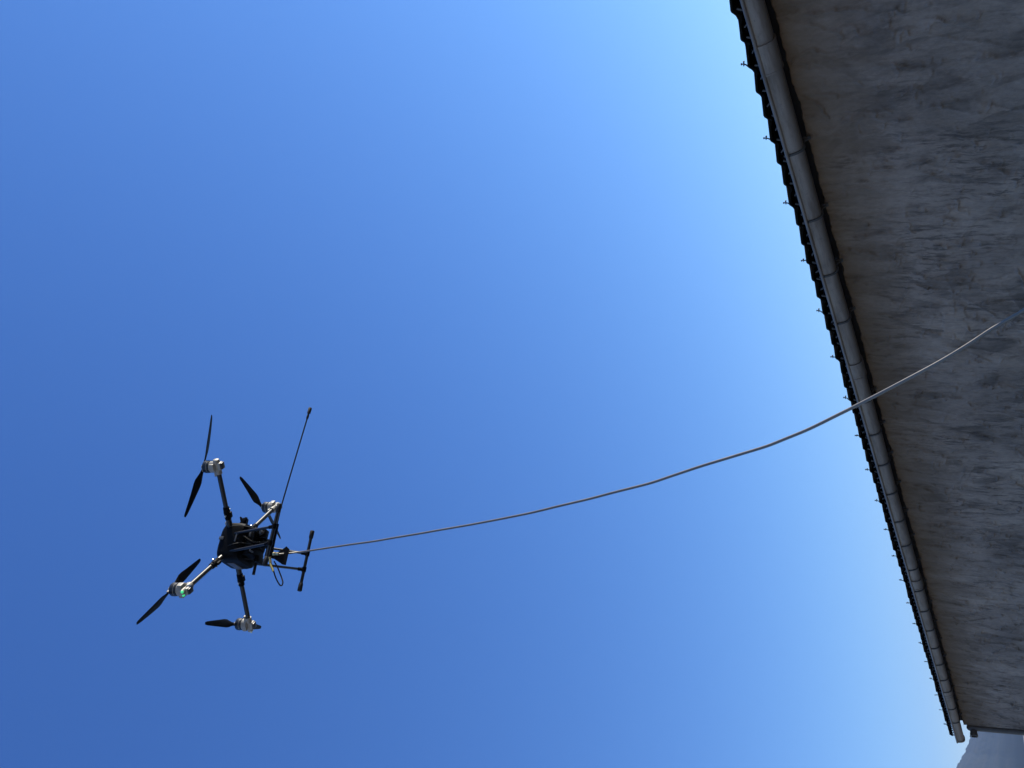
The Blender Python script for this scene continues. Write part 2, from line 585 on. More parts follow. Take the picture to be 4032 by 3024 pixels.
obj('wall', bm, ['wall', 'board'], house)

# roof: deck, eave board, first row of tiles one by one, rows behind as one mesh
TP = 0.207                   # tile pitch along the eave
TY = 0.085                 # front edge of tiles
TZ = 2.612                 # low line of the front edge
ROOF_END = 15.68
bm = bmesh.new()
zd = lambda y: TZ - 0.045 + (TY - y) * SL
ya, yr, yb = TY - 0.03, -DEPTH / 2, -DEPTH - TY
pts = [(ya, zd(ya)), (yr, zd(yr)), (yb, zd(yr) + (yb - yr) * SL)]
xa, xb = X0 - 0.1, 15.50
top = [[bm.verts.new((x, y, z)) for x in (xa, xb)] for y, z in pts]
bot = [[bm.verts.new((x, y, z - 0.03)) for x in (xa, xb)] for y, z in pts]
for q in (top, bot):
    for i in range(2):
        bm.faces.new((q[i][0], q[i][1], q[i + 1][1], q[i + 1][0]))
for i in range(2):
    for k in (0, 1):
        bm.faces.new((top[i][k], top[i + 1][k], bot[i + 1][k], bot[i][k]))
for i in (0, 2):
    bm.faces.new((top[i][0], top[i][1], bot[i][1], bot[i][0]))
roof = obj('roof', bm, 'board', house)

bm = bmesh.new()
add_box(bm, ((xa + xb) / 2, 0.030, 2.525), (xb - xa, 0.022, 0.12))
obj('eave_board', bm, 'board', roof)

def tile_profile(s):
    """height across one interlocking tile, s 0 (near side) .. 1 (far side, rolled shoulder)"""
    if s < 0.70:
        t = s / 0.70
        return 0.018 + 0.026 * (t ** 1.15)
    t = (s - 0.70) / 0.30
    return 0.044 - 0.026 * (t * t * (3 - 2 * t)) + 0.003 * math.sin(math.pi * min(1, t * 2)) 

def tile_bm(length, thick=0.017):
    bm = bmesh.new()
    ru = random.uniform
    n = 14
    us = [i / n for i in range(n + 1)]
    ringsT, ringsB = [], []
    for y, dz in ((0.0, 0.0), (-length, length * SL)):
        ringsT.append([bm.verts.new((u * (TP + 0.006), y, tile_profile(u) + dz)) for u in us])
        ringsB.append([bm.verts.new((u * (TP + 0.006), y, tile_profile(u) - thick * (1.0 if 0.2 < u < 0.9 else 1.5) + dz)) for u in us])
    for i in range(n):
        bm.faces.new((ringsT[0][i], ringsT[0][i + 1], ringsT[1][i + 1], ringsT[1][i]))
        bm.faces.new((ringsB[0][i], ringsB[0][i + 1], ringsB[1][i + 1], ringsB[1][i]))
        bm.faces.new((ringsT[0][i], ringsT[0][i + 1], ringsB[0][i + 1], ringsB[0][i]))
        bm.faces.new((ringsT[1][i], ringsT[1][i + 1], ringsB[1][i + 1], ringsB[1][i]))
    for k in (0, n):
        bm.faces.new((ringsT[0][k], ringsT[1][k], ringsB[1][k], ringsB[0][k]))
    # light on the tile edges under the roll, painted as short pale slanting strokes
    Zv, Xv = Vector((0, 0, 1)), Vector((1, 0, 0))
    for x, z, ang, ln in ((0.078 + ru(-0.012, 0.012), -0.016 + ru(-0.006, 0.006), 50 + ru(-14, 14), ru(0.018, 0.046)), (0.172 + ru(-0.008, 0.008), -0.018 + ru(-0.006, 0.006), -58 + ru(-12, 12), ru(0.022, 0.050))):
        dv = Vector((math.cos(R(ang)), 0, math.sin(R(ang))))
        pv = Vector((-math.sin(R(ang)), 0, math.cos(R(ang))))
        add_box(bm, (x, -0.004, z), (ln, 0.016, 0.007), axes=(dv, Vector((0, 1, 0)), pv), mi=1)
    return bm

kinds = [obj('tile', tile_bm(0.36), ['tile', 'edge_light'], roof, smooth=40) for _ in range(6)]
spare = list(kinds)
ntile = int((ROOF_END - (X0 - 0.1)) / TP)
TX0 = 2.13 + 0.95 * 0.0
# phase so that the shoulders fall where the photograph shows them
def shoulder_x(k):
    return 2.26 + k * TP
k0 = int((X0 - 0.1 - 2.26) / TP)
tiles = []
k = k0
flag = True
while shoulder_x(k) <= ROOF_END:
    x = shoulder_x(k) - TP
    jit = random.uniform(-0.006, 0.006)
    p = (x + random.uniform(-0.002, 0.002), TY + random.uniform(-0.006, 0.006), TZ + jit)
    if spare:
        t = spare.pop(); t.location = p
    else:
        t = mesh_copy(random.choice(kinds), roof, 'tile', p)
    t.rotation_euler = (random.uniform(-0.012, 0.012), random.uniform(-0.030, 0.030), random.uniform(-0.02, 0.02))
    tiles.append((k, x))
    k += 1

# rows up the slope (not separable from below)
bm = bmesh.new()
us = [i / 6 for i in range(7)]
half = DEPTH / 2 + TY
rows = int(half / 0.32)
for side in (0, 1):
    for r in range(rows + 1):
        if side == 0 and r == 0:
            continue
        y0 = r * 0.32
        y1 = min(y0 + 0.36, half)
        prev = None
        for k, x in tiles:
            for u in us:
                zt = tile_profile(u)
                pa = []
                for yy, lift in ((y0, 0.006), (y1, -0.012)):
                    zz = TZ + zt + lift + yy * SL
                    yl = TY - yy if side == 0 else -DEPTH - TY + yy
                    pa.append(bm.verts.new((x + u * TP, yl, zz)))
                pa.append(bm.verts.new((pa[0].co.x, pa[0].co.y, pa[0].co.z - 0.016)))
                if prev:
                    bm.faces.new((prev[0], pa[0], pa[1], prev[1]))
                    bm.faces.new((prev[2], pa[2], pa[0], prev[0]))
                prev = pa
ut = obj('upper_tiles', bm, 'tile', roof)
tag(ut, kind='stuff')
bm = bmesh.new()
add_tube(bm, [(xa, yr, zd(yr) + 0.10), (xb + 0.1, yr, zd(yr) + 0.10)], 0.10, seg=14)
obj('ridge_cap', bm, 'tile', roof, smooth=40)

# steel hooks on every third tile: bent strap, bolt and washer
def hook_bm():
    bm = bmesh.new()
    add_tube(bm, [(0.030, 0.0, -0.022), (0.022, 0.004, -0.004), (0.004, 0.008, 0.006), (-0.006, 0.010, 0.020)], 0.0048, seg=8)
    add_tube(bm, [(-0.006, 0.010, 0.016), (-0.010, 0.010, 0.036)], 0.0042, seg=8)
    add_tube(bm, [(-0.024, 0.010, 0.016), (0.008, 0.010, 0.022)], [0.0052, 0.0046], seg=8)
    add_stepped(bm, (-0.0095, 0.010, 0.030), (-0.0102, 0.010, 0.040), [(0, 0.004), (0.002, 0.0078), (0.008, 0.0085), (0.010, 0.005)], seg=10)
    add_stepped(bm, (-0.027, 0.010, 0.0155), (-0.018, 0.010, 0.0175), [(0, 0.0045), (0.001, 0.0068), (0.005, 0.0068), (0.006, 0.004)], seg=8)
    return bm
hk = obj('tile_hook', hook_bm(), 'hook', roof, smooth=40)
first_hook = True
for j in range(-8, 22):
    x = shoulder_x(2 + 3 * j)
    if x > ROOF_END or x < X0:
        continue
    o = hk if first_hook else mesh_copy(hk, roof, 'tile_hook')
    first_hook = False
    o.location = (x - 0.060, TY - 0.030, TZ + 0.050)
    o.rotation_euler = (random.uniform(-0.15, 0.1), random.uniform(-0.12, 0.12), random.uniform(-0.3, 0.3))

# gutter: deep half-round with a bead on its front edge
GD, GW = 0.114, 0.070
GC = LIPY - GW
def gprof(off=0.0, n=14, a0=0.0, a1=180.0):
    pts = []
    for i in range(n + 1):
        t = R(a0 + (a1 - a0) * i / n)
        cy, sz = math.cos(t), math.sin(t)
        # superellipse keeps the front upright before it rounds under
        y = GC + (GW + off) * math.copysign(abs(cy) ** 0.72, cy)
        z = LIPZ - (GD + off) * (abs(sz) ** 0.85)
        pts.append((y, z))
    return pts
def gutter_skin(bm, x0, x1, off, thick, sag=0.0):
    xs = [x0, x1]
    n = max(1, int((x1 - x0) / 0.6))
    xs = [x0 + (x1 - x0) * i / n for i in range(n + 1)]
    po, pi = gprof(off), gprof(off - thick)
    rings = []
    for x in xs:
        dz = sag * math.sin(x * 1.7) + sag * 0.6 * math.sin(x * 4.1 + 1)
        rings.append([Vector((x, y, z + dz)) for y, z in po] + [Vector((x, y, z + dz)) for y, z in reversed(pi)])
    add_ring_skin(bm, rings)
GX0, GX1 = X0 - 0.1, 15.52
bm = bmesh.new()
gutter_skin(bm, GX0, GX1, 0.0, 0.004, 0.0022)
gutter = obj('gutter', bm, 'gutter', house, smooth=50)
bm = bmesh.new()
add_tube(bm, [(GX0, LIPY + 0.010, LIPZ + 0.004), ((GX0 + GX1) / 2, LIPY + 0.010, LIPZ + 0.004), (GX1 - 0.002, LIPY + 0.010, LIPZ + 0.004)], 0.0125, seg=14)
obj('rolled_edge', bm, 'gutter', gutter, smooth=50)
def sleeve_bm(w):
    bm = bmesh.new()
    gutter_skin(bm, 0, w, 0.010, 0.008)
    add_tube(bm, [(0, LIPY + 0.004, LIPZ + 0.004), (w, LIPY + 0.004, LIPZ + 0.004)], 0.0155, seg=14)
    for x in (0.0, w - 0.012):
        b_ = [(x, y, z) for y, z in gprof(0.0135)]
        b2_ = [(x + 0.012, y, z) for y, z in gprof(0.0135)]
        c_ = [(x, y, z) for y, z in gprof(0.005)]
        d_ = [(x + 0.012, y, z) for y, z in gprof(0.005)]
        rr = [[Vector(p) for p in b_] + [Vector(p) for p in reversed(c_)], [Vector(p) for p in b2_] + [Vector(p) for p in reversed(d_)]]
        add_ring_skin(bm, rr)
    return bm
for x, w in ((2.47, 0.225), (5.75, 0.21), (9.9, 0.21), (13.4, 0.21), (-1.6, 0.21)):
    o = obj('joint_sleeve', sleeve_bm(w), 'gutter', gutter, smooth=50)
    o.location.x = x
def bracket_bm():
    bm = bmesh.new()
    po, pi = gprof(0.0105, a0=4, a1=172), gprof(0.001, a0=4, a1=172)
    rings = [[Vector((x, y, z)) for y, z in po] + [Vector((x, y, z)) for y, z in reversed(pi)] for x in (-0.009, 0.009)]
    add_ring_skin(bm, rings)
    # clip over the bead
    add_tube(bm, [(-0.008, LIPY + 0.004, LIPZ + 0.004), (0.008, LIPY + 0.004, LIPZ + 0.004)], 0.0165, seg=12)
    add_box(bm, (0, LIPY - 0.002, LIPZ + 0.020), (0.014, 0.006, 0.018))
    # hook arm back to the wall
    add_box(bm, (0, 0.016, 2.475), (0.022, 0.032, 0.020), bevel=0.003)
    add_box(bm, (0, 0.004, 2.418), (0.030, 0.014, 0.060), bevel=0.003)
    add_tube(bm, [(0, 0.055, 2.444), (0, 0.030, 2.425), (0, 0.010, 2.398)], 0.007, seg=8)
    add_box(bm, (0, 0.026, 2.445), (0.016, 0.012, 0.060), axes=(Vector((1, 0, 0)), Vector((0, 0.83, -0.56)), Vector((0, 0.56, 0.83))))
    return bm
BX = [-2.6, -2.0, -1.4, -0.8, -0.2, 0.4, 1.0, 1.55, 2.08, 3.36, 4.01, 4.61, 5.19, 6.32, 6.85, 7.38]
x = 7.93
while x < 15.2:
    BX.append(x); x += 0.56
br = None
for x in BX:
    if br is None:
        br = obj('gutter_bracket', bracket_bm(), 'bracket', gutter, smooth=40); o = br
    else:
        o = mesh_copy(br, gutter, 'gutter_bracket')
    o.location.x = x + random.uniform(-0.01, 0.01)
for xx in (GX0, GX1):
    bm = bmesh.new()
    sgn = 1 if xx > 0 else -1
    w = 0.02
    rr = [[Vector((xx - sgn * 0.03, y, z)) for y, z in gprof(0.007)], [Vector((xx + sgn * w, y, z)) for y, z in gprof(0.007)]]
    vr = [[bm.verts.new(p) for p in r] for r in rr]
    for i in range(len(vr[0]) - 1):
        bm.faces.new((vr[0][i], vr[0][i + 1], vr[1][i + 1], vr[1][i]))
    bm.faces.new(vr[1])
    add_tube(bm, [(xx - sgn * 0.03, LIPY + 0.004, LIPZ + 0.004), (xx + sgn * w, LIPY + 0.004, LIPZ + 0.004)], 0.015, seg=12)
    obj('end_cap', bm, 'gutter', gutter, smooth=40)

# down pipe on the gable side with a turned-out head
PX, PY, PR = X1 + 0.085, 0.005, 0.052
bm = bmesh.new()
add_tube(bm, [(PX, PY, 0.0), (PX, PY, 2.31)], PR, seg=20)
dp = obj('down_pipe', bm, 'gutter', house, smooth=40)
bm = bmesh.new()
add_stepped(bm, (PX, PY, 2.225), (PX, PY, 2.5), [(0, PR + 0.001), (0, PR + 0.009), (0.10, PR + 0.009), (0.112, PR + 0.001), (0.135, PR * 0.8), (0.15, 0.02)], seg=20)
add_stepped(bm, (PX, PY + 0.02, 2.278), (PX, PY + 1, 2.278), [(0, PR), (0.075, PR), (0.075, PR + 0.006), (0.125, PR + 0.006), (0.125, PR * 0.85), (0.06, PR * 0.8)], seg=20)
obj('pipe_elbow', bm, 'gutter', dp, smooth=40)
bm = bmesh.new()
add_stepped(bm, (PX, PY, 1.45), (PX, PY, 1.6), [(0, PR), (0, PR + 0.006), (0.03, PR + 0.006), (0.03, PR)], seg=20)
add_box(bm, (X1 + 0.018, PY - 0.025, 1.465), (0.036, 0.05, 0.03))
obj('pipe_clamp', bm, 'bracket', dp, smooth=40)

# ------------------------------------------------------------------ drone (local x forward, y left = away from the viewer, z up; origin between the skids)
C = Vector((-0.93060996, 3.970327, 5.11673041 + CAM_H))
N_ = Vector((0.10452846, -0.32378466, 0.94033893)).normalized()
FX = Vector((0.834, 0.544, 0.0945)); FX = (FX - N_ * FX.dot(N_)).normalized()
FY = N_.cross(FX)
H0 = 0.548
drone = bpy.data.objects.new('drone', None)
COL.objects.link(drone)
mw = Matrix((FX, FY, N_)).transposed().to_4x4()
mw.translation = C - N_ * H0
drone.matrix_world = mw
tag(drone, 'black four-armed drone with landing skids and long spray lance hovering in blue sky', 'drone')
VX, VY, VZ = Vector((1, 0, 0)), Vector((0, 1, 0)), Vector((0, 0, 1))
def dobj(name, bm, mats, parent=None, smooth=40):
    for v in bm.verts:
        v.co.z += H0
    return obj(name, bm, mats, parent or drone, smooth)

# body shell
bm = bmesh.new()
rings = []
for z, a, b2, e in ((0.012, 0.06, 0.055, 2.4), (0.008, 0.105, 0.098, 3.0), (-0.006, 0.136, 0.130, 4.0), (-0.030, 0.150, 0.144, 6.0), (-0.060, 0.152, 0.146, 7.0),
                    (-0.150, 0.150, 0.145, 7.0), (-0.188, 0.145, 0.140, 6.0), (-0.205, 0.126, 0.122, 5.0)):
    rings.append(superellipse(0, 0, z, a, b2, 44, e))
add_ring_skin(bm, rings)
body = dobj('body', bm, 'shell')
bm = bmesh.new()
add_box(bm, (0.01, 0, -0.235), (0.215, 0.20, 0.075), bevel=0.014)
for sx in (-0.07, 0.0, 0.07):
    add_box(bm, (sx, 0, -0.276), (0.045, 0.17, 0.012), bevel=0.004)
pump = dobj('pump_box', bm, 'shell')
bm = bmesh.new()
add_box(bm, (0.062, -0.104, -0.236), (0.042, 0.012, 0.014), bevel=0.003)
dobj('vent_slot', bm, 'shell_grey', pump)
bm = bmesh.new()
add_box(bm, (0.02, -0.147, -0.15), (0.07, 0.012, 0.012), bevel=0.003)
dobj('side_rail', bm, 'shell_grey', body)
bm = bmesh.new()
add_box(bm, (-0.075, -0.10, -0.278), (0.014, 0.05, 0.010), bevel=0.003)
dobj('bottom_latch', bm, 'shell_grey', pump)
bm = bmesh.new()
add_box(bm, (0.012, -0.147, -0.028), (0.026, 0.010, 0.038), bevel=0.003)
dobj('label_plate', bm, 'shell_grey', body)
bm = bmesh.new()
add_box(bm, (-0.150, 0.02, -0.10), (0.014, 0.15, 0.06), bevel=0.006)
dobj('rear_hatch', bm, 'shell_grey', body)
bm = bmesh.new()
add_tube(bm, [(0.05, 0.0, 0.006), (0.05, 0.0, 0.026)], [0.03, 0.022], seg=20)
dobj('gps_puck', bm, 'shell_grey', body)
for y0_, y1_ in ((-0.135, -0.098), (-0.062, 0.035)):  # added pale bars imitate the sunlit highlight on the shell corner
    bm = bmesh.new()
    add_tube(bm, [(0.136, y0_, -0.030), (0.140, y0_ + 0.006, -0.030), (0.141, y1_ - 0.006, -0.030), (0.137, y1_, -0.030)], [0.010, 0.020, 0.020, 0.011], seg=14)
    dobj('front_highlight', bm, 'motor_grey', body)
bm = bmesh.new()
add_box(bm, (0.085, -0.02, -0.300), (0.075, 0.060, 0.050), bevel=0.006)
rc = dobj('spray_pump', bm, 'shell')
bm = bmesh.new()
add_stepped(bm, (0.085, -0.05, -0.300), (0.085, -1, -0.300), [(0, 0.020), (0.018, 0.020), (0.020, 0.012), (0.028, 0.012)], seg=16)
dobj('pump_head', bm, 'motor_dark', rc)
bm = bmesh.new()
add_box(bm, (-0.105, 0.02, -0.285), (0.05, 0.085, 0.035), bevel=0.005)
dobj('equipment_box', bm, 'shell')
for (p, q_) in (((0.10, -0.146, -0.06), (0.105, -0.10, -0.262)), ((-0.05, -0.146, -0.10), (-0.02, -0.09, -0.275)), ((-0.145, -0.05, -0.08), (-0.11, 0.0, -0.275))):
    p, q_ = Vector(p), Vector(q_)
    mid_ = (p + q_) / 2 + Vector((0.01, -0.03, -0.01))
    bm = bmesh.new()
    add_tube(bm, [p, p * 0.6 + mid_ * 0.4 + Vector((0, -0.01, 0)), mid_, q_ * 0.6 + mid_ * 0.4 + Vector((0, -0.005, -0.004)), q_], 0.0038, seg=8)
    dobj('cable', bm, 'rubber')
# front camera bracket
bm = bmesh.new()
add_box(bm, (0.165, 0.0, -0.075), (0.05, 0.05, 0.014), bevel=0.003)
add_prism(bm, [(0.0, 0.0), (0.075, 0.036), (0.082, 0.028), (0.058, 0.004), (0.07, -0.018), (0.062, -0.030), (0.0, -0.034)], 0.03, (0.158, 0.0, -0.085), VX, VZ, VY)
add_box(bm, (0.205, 0.0, -0.098), (0.045, 0.044, 0.030), bevel=0.004)
cm = dobj('front_camera', bm, 'shell')
bm = bmesh.new()
add_stepped(bm, (0.226, 0, -0.098), (1, 0, -0.098), [(0, 0.012), (0.010, 0.012), (0.010, 0.008)], seg=14)
dobj('camera_lens', bm, 'motor_dark', cm)
# rear pipe stub
bm = bmesh.new()
add_tube(bm, [(-0.09, 0.08, -0.232), (-0.20, 0.08, -0.237)], 0.0115, seg=14)
dobj('rear_outlet', bm, 'rubber')

# arms, motors and propellers
MOT = {'A': (0.446, -0.504), 'B': (0.507, 0.443), 'C': (-0.478, -0.454), 'D': (-0.478, 0.486)}
PROP = {'A': (-9.7, -179.1, 1, 0.420, 0.410), 'B': (-75.6, 106.2, -1, 0.432, 0.465), 'C': (-141.6, 43.0, -1, 0.365, 0.405), 'D': (-104.6, 78.6, 1, 0.405, 0.440)}
LABEL = {'A': 'front arm reaching towards the picture top', 'B': 'arm half hidden behind the lance',
         'C': 'arm with a green lamp on its motor', 'D': 'arm pointing to the picture bottom'}
AZ = -0.078
def blade_rings(sign, direction, hub, r=0.428, pitch_sign=1):
    """one blade: flattened sections that twist and taper; direction unit vector in plane"""
    d = Vector(direction)
    side = VZ.cross(d)
    out = []
    secs = [(0.030, 0.026, 0.010, 20), (0.060, 0.030, 0.010, 22), (0.095, 0.046, 0.008, 21), (0.130, 0.064, 0.007, 19), (0.165, 0.066, 0.006, 17),
            (0.230, 0.056, 0.005, 14), (0.300, 0.046, 0.004, 12), (0.360, 0.037, 0.0035, 10), (0.405, 0.029, 0.003, 9), (0.428, 0.018, 0.002, 9)]
    for t, ch, th, tw in secs:
        t = t * r / 0.428
        ph = R(tw * 0.9) * pitch_sign
        cd = side * math.cos(ph) + VZ * math.sin(ph)
        nd = VZ * math.cos(ph) - side * math.sin(ph)
        c = hub + d * t + side * (0.010 * pitch_sign * min(1, t / 0.13) - 0.004) + VZ * (0.02 * (t / r) ** 2)
        ring = []
        for k in range(10):
            a = 2 * math.pi * k / 10
            ring.append(c + cd * (ch / 2 * math.cos(a)) + nd * (th / 2 * math.sin(a)))
        out.append(ring)
    return out

for key, (mx, my) in MOT.items():
    end = Vector((mx, my, AZ + 0.012))
    rdir = Vector((mx, my, 0)).normalized()
    root = rdir * 0.115 + Vector((0, 0, -0.060))
    L = (end - root).length
    ad = (end - root).normalized()
    tdir = VZ.cross(rdir)
    # arm: thick inner tube, folding joint, thinner outer tube
    bm = bmesh.new()
    add_stepped(bm, root, end, [(0.0, 0.026), (0.03, 0.026), (0.05, 0.0215), (L * 0.30, 0.0205), (L * 0.30, 0.0175), (L + 0.02, 0.0175)], seg=18)
    arm = dobj('arm', bm, 'carbon')
    arm['label'] = LABEL[key]
    bm = bmesh.new()
    j = root + ad * (L * 0.31)
    add_stepped(bm, j - ad * 0.055, end, [(0, 0.0215), (0.004, 0.0245), (0.05, 0.0245), (0.052, 0.0265), (0.062, 0.0265), (0.064, 0.0245), (0.10, 0.0235), (0.105, 0.018)], seg=18)
    add_box(bm, j + VZ * -0.026 - ad * 0.015, (0.045, 0.022, 0.020), axes=(ad, tdir, VZ), bevel=0.003)
    jt = dobj('folding_joint', bm, 'shell', arm)
    bm = bmesh.new()
    add_stepped(bm, j + tdir * 0.02 + ad * 0.01, j + tdir, [(0, 0.006), (0.024, 0.006), (0.025, 0.003)], seg=10)
    dobj('joint_pin', bm, 'steel', arm)
    bm = bmesh.new()
    add_stepped(bm, j - tdir * 0.02 - ad * 0.015, j - tdir, [(0, 0.007), (0.018, 0.007), (0.019, 0.003)], seg=10)
    dobj('joint_pin', bm, 'steel', arm)
    # motor mount
    bm = bmesh.new()
    add_stepped(bm, end - ad * 0.060, end + ad, [(0, 0.0185), (0, 0.0255), (0.105, 0.0255), (0.118, 0.021), (0.122, 0.010)], seg=18)
    add_stepped(bm, Vector((mx, my, -0.069)), Vector((mx, my, 1)), [(0, 0.030), (0.012, 0.046), (0.050, 0.047), (0.056, 0.042)], seg=28)
    add_box(bm, Vector((mx, my, -0.042)) - rdir * 0.050, (0.055, 0.030, 0.016), axes=(rdir, tdir, VZ), bevel=0.004)
    add_box(bm, Vector((mx, my, -0.092)) + rdir * 0.006, (0.058, 0.050, 0.022), axes=(rdir, tdir, VZ), bevel=0.006)
    for s in (-1, 1):
        add_box(bm, Vector((mx, my, -0.044)) + tdir * s * 0.042 + rdir * 0.012, (0.046, 0.014, 0.034), axes=(rdir, tdir, VZ), bevel=0.004)
    mount = dobj('motor_mount', bm, 'motor_grey')
    bm = bmesh.new()
    add_box(bm, Vector((mx, my, -0.108)) + rdir * 0.008, (0.050, 0.042, 0.016), axes=(rdir, tdir, VZ), bevel=0.004)
    dobj('speed_controller', bm, 'motor_dark', mount)
    # lamp under the mount at the outer end
    if key in 'CD':
        bm = bmesh.new()
        lp = end + rdir * 0.052 + VZ * -0.014
        for k in (-1, 1):
            bmesh.ops.create_uvsphere(bm, u_segments=12, v_segments=8, radius=0.0105, matrix=Matrix.Translation(lp + tdir * 0.014 * k + rdir * (0.006 if k > 0 else 0)))
        lo = dobj('signal_lamp', bm, 'led_green' if key == 'C' else 'lens', mount)
        lo['label'] = 'lit green signal lamp' if key == 'C' else 'pale unlit signal lamp'
    # motor bell with bands
    bm = bmesh.new()
    add_stepped(bm, Vector((mx, my, -0.014)), Vector((mx, my, 1)), [(0, 0.041), (0.004, 0.047), (0.018, 0.047), (0.018, 0.043), (0.023, 0.043), (0.023, 0.048), (0.044, 0.048), (0.052, 0.043), (0.055, 0.02)], seg=32)
    mot = dobj('motor', bm, 'motor_dark')
    bm = bmesh.new()
    add_stepped(bm, Vector((mx, my, 0.0042)), Vector((mx, my, 1)), [(0, 0.042), (0, 0.0455), (0.0045, 0.0455), (0.0045, 0.042)], seg=32)
    dobj('motor_band', bm, 'motor_grey', mot)
    # propeller
    ang, ang2, ps, ra, rb = PROP[key]
    hub = Vector((mx, my, 0.050))
    bm = bmesh.new()
    add_stepped(bm, hub - VZ * 0.012, hub + VZ, [(0, 0.019), (0.020, 0.019), (0.026, 0.014), (0.030, 0.006)], seg=18)
    for s in (0, ang2 - ang):
        add_box(bm, hub + Vector((math.cos(R(ang + s)), math.sin(R(ang + s)), 0)) * 0.026, (0.030, 0.018, 0.016),
                axes=(Vector((math.cos(R(ang)), math.sin(R(ang)), 0)), Vector((-math.sin(R(ang)), math.cos(R(ang)), 0)), VZ), bevel=0.003)
    prop = dobj('propeller_hub', bm, 'motor_grey')
    for s, rr_ in ((0, ra), (ang2 - ang, rb)):
        d = Vector((math.cos(R(ang + s)), math.sin(R(ang + s)), 0))
        bm = bmesh.new()
        add_ring_skin(bm, blade_rings(1, d, hub, r=rr_, pitch_sign=ps))
        dobj('propeller_blade', bm, 'blade', prop, smooth=60)

# landing gear: two skids, two struts each
SKZ = -0.535
for sy in (-1, 1):
    y = 0.30 * sy
    bm = bmesh.new()
    x0, x1 = (-0.245, 0.215) if sy < 0 else (-0.250, 0.230)
    add_tube(bm, [(x0, y, SKZ), (x1, y, SKZ)], 0.0125, seg=16)
    skid = dobj('skid', bm, 'carbon')
    for xe, sg in ((x0, -1), (x1, 1)):
        bm = bmesh.new()
        add_stepped(bm, Vector((xe - sg * 0.06, y, SKZ)), Vector((xe + sg, y, SKZ)), [(0, 0.0128), (0.012, 0.0175), (0.062, 0.0185), (0.068, 0.016), (0.068, 0.002)], seg=16)
        dobj('skid_pad', bm, 'rubber', skid)
    for xs in (0.045, -0.085):
        bm = bmesh.new()
        p0, p1 = Vector((xs * 1.1 + 0.005, 0.125 * sy, -0.10)), Vector((xs, y, SKZ + 0.004))
        add_tube(bm, [p0, p1], 0.0100, seg=14)
        st = dobj('strut', bm, 'carbon')
        bm = bmesh.new()
        add_stepped(bm, p1 + (p0 - p1).normalized() * 0.045, p1, [(0, 0.0105), (0, 0.0140), (0.032, 0.0145)], seg=14)
        add_stepped(bm, Vector((xs - 0.018, y, SKZ)), Vector((1, y, SKZ)), [(0, 0.013), (0, 0.0175), (0.036, 0.0175), (0.036, 0.013)], seg=14)
        dobj('strut_clamp', bm, 'shell', st)

# spray lance on the centre line, its mount, triangular hose plate, brass fittings and a loop of tube
bm = bmesh.new()
add_tube(bm, [(1.16, 0, -0.424), (0.6, 0, -0.392), (0.327, 0, -0.378), (0.04, 0, -0.380)], 0.0058, seg=12)
lance = dobj('spray_lance', bm, 'carbon')
bm = bmesh.new()
add_stepped(bm, (1.120, 0, -0.4215), (1.24, 0, -0.4285), [(0, 0.006), (0.006, 0.0095), (0.035, 0.0105), (0.045, 0.007), (0.052, 0.007), (0.056, 0.0145), (0.105, 0.0155), (0.11, 0.012), (0.11, 0.002)], seg=16)
dobj('lance_nozzle', bm, 'rubber', lance)
bm = bmesh.new()
add_tube(bm, [(0.18, 0, -0.379), (-0.05, 0, -0.383)], 0.0165, seg=16)
add_box(bm, (0.02, 0, -0.325), (0.06, 0.05, 0.13), bevel=0.008)
add_box(bm, (-0.055, 0, -0.372), (0.075, 0.040, 0.05), bevel=0.008)
mnt = dobj('lance_mount', bm, 'shell')
bm = bmesh.new()
arc = [(-0.002, -0.506), (-0.022, -0.532), (-0.148, -0.531), (-0.143, -0.502), (-0.100, -0.425), (-0.092, -0.385), (-0.062, -0.385), (-0.058, -0.420), (-0.035, -0.470)]
add_prism(bm, arc, 0.012, (0, 0, 0), VX, VZ, VY)
dobj('hose_plate', bm, 'shell', mnt)
bm = bmesh.new()
add_stepped(bm, (-0.066, -0.012, -0.414), (-0.070, -0.022, -0.475), [(0, 0.010), (0.003, 0.015), (0.020, 0.015), (0.022, 0.011), (0.036, 0.0125), (0.052, 0.0125), (0.054, 0.009)], seg=10)
dobj('brass_fitting', bm, 'brass', mnt)
bm = bmesh.new()
add_stepped(bm, (-0.088, -0.004, -0.385), (-0.135, -0.004, -0.405), [(0, 0.010), (0.003, 0.014), (0.016, 0.014), (0.018, 0.009), (0.030, 0.012), (0.046, 0.012), (0.048, 0.008)], seg=10)
dobj('brass_fitting', bm, 'brass', mnt)
def bez(pts, n=8):
    """Catmull-Rom through points"""
    P = [Vector(p) for p in pts]
    P = [P[0] * 2 - P[1]] + P + [P[-1] * 2 - P[-2]]
    out = []
    for i in range(1, len(P) - 2):
        for k in range(n):
            t = k / n
            a, b2, c, d = P[i - 1], P[i], P[i + 1], P[i + 2]
            out.append(0.5 * ((2 * b2) + (c - a) * t + (2 * a - 5 * b2 + 4 * c - d) * t * t + (3 * b2 - a - 3 * c + d) * t ** 3))
    out.append(P[-2])
    return out
bm = bmesh.new()
add_tube(bm, bez([(-0.125, 0, -0.402), (-0.179, 0, -0.435), (-0.245, 0, -0.474), (-0.292, 0, -0.512), (-0.306, 0, -0.532), (-0.298, 0, -0.542), (-0.272, 0, -0.538), (-0.215, 0, -0.503), (-0.163, 0, -0.467), (-0.12, 0, -0.430)]), 0.0052, seg=10)
lp = dobj('tube_loop', bm, 'rubber', mnt)
bm = bmesh.new()
add_tube(bm, bez([(-0.118, -0.006, -0.398), (-0.150, -0.008, -0.412), (-0.185, -0.007, -0.436), (-0.20, -0.007, -0.445)]), 0.0078, seg=10)
dobj('yellow_tape', bm, 'strap', mnt)
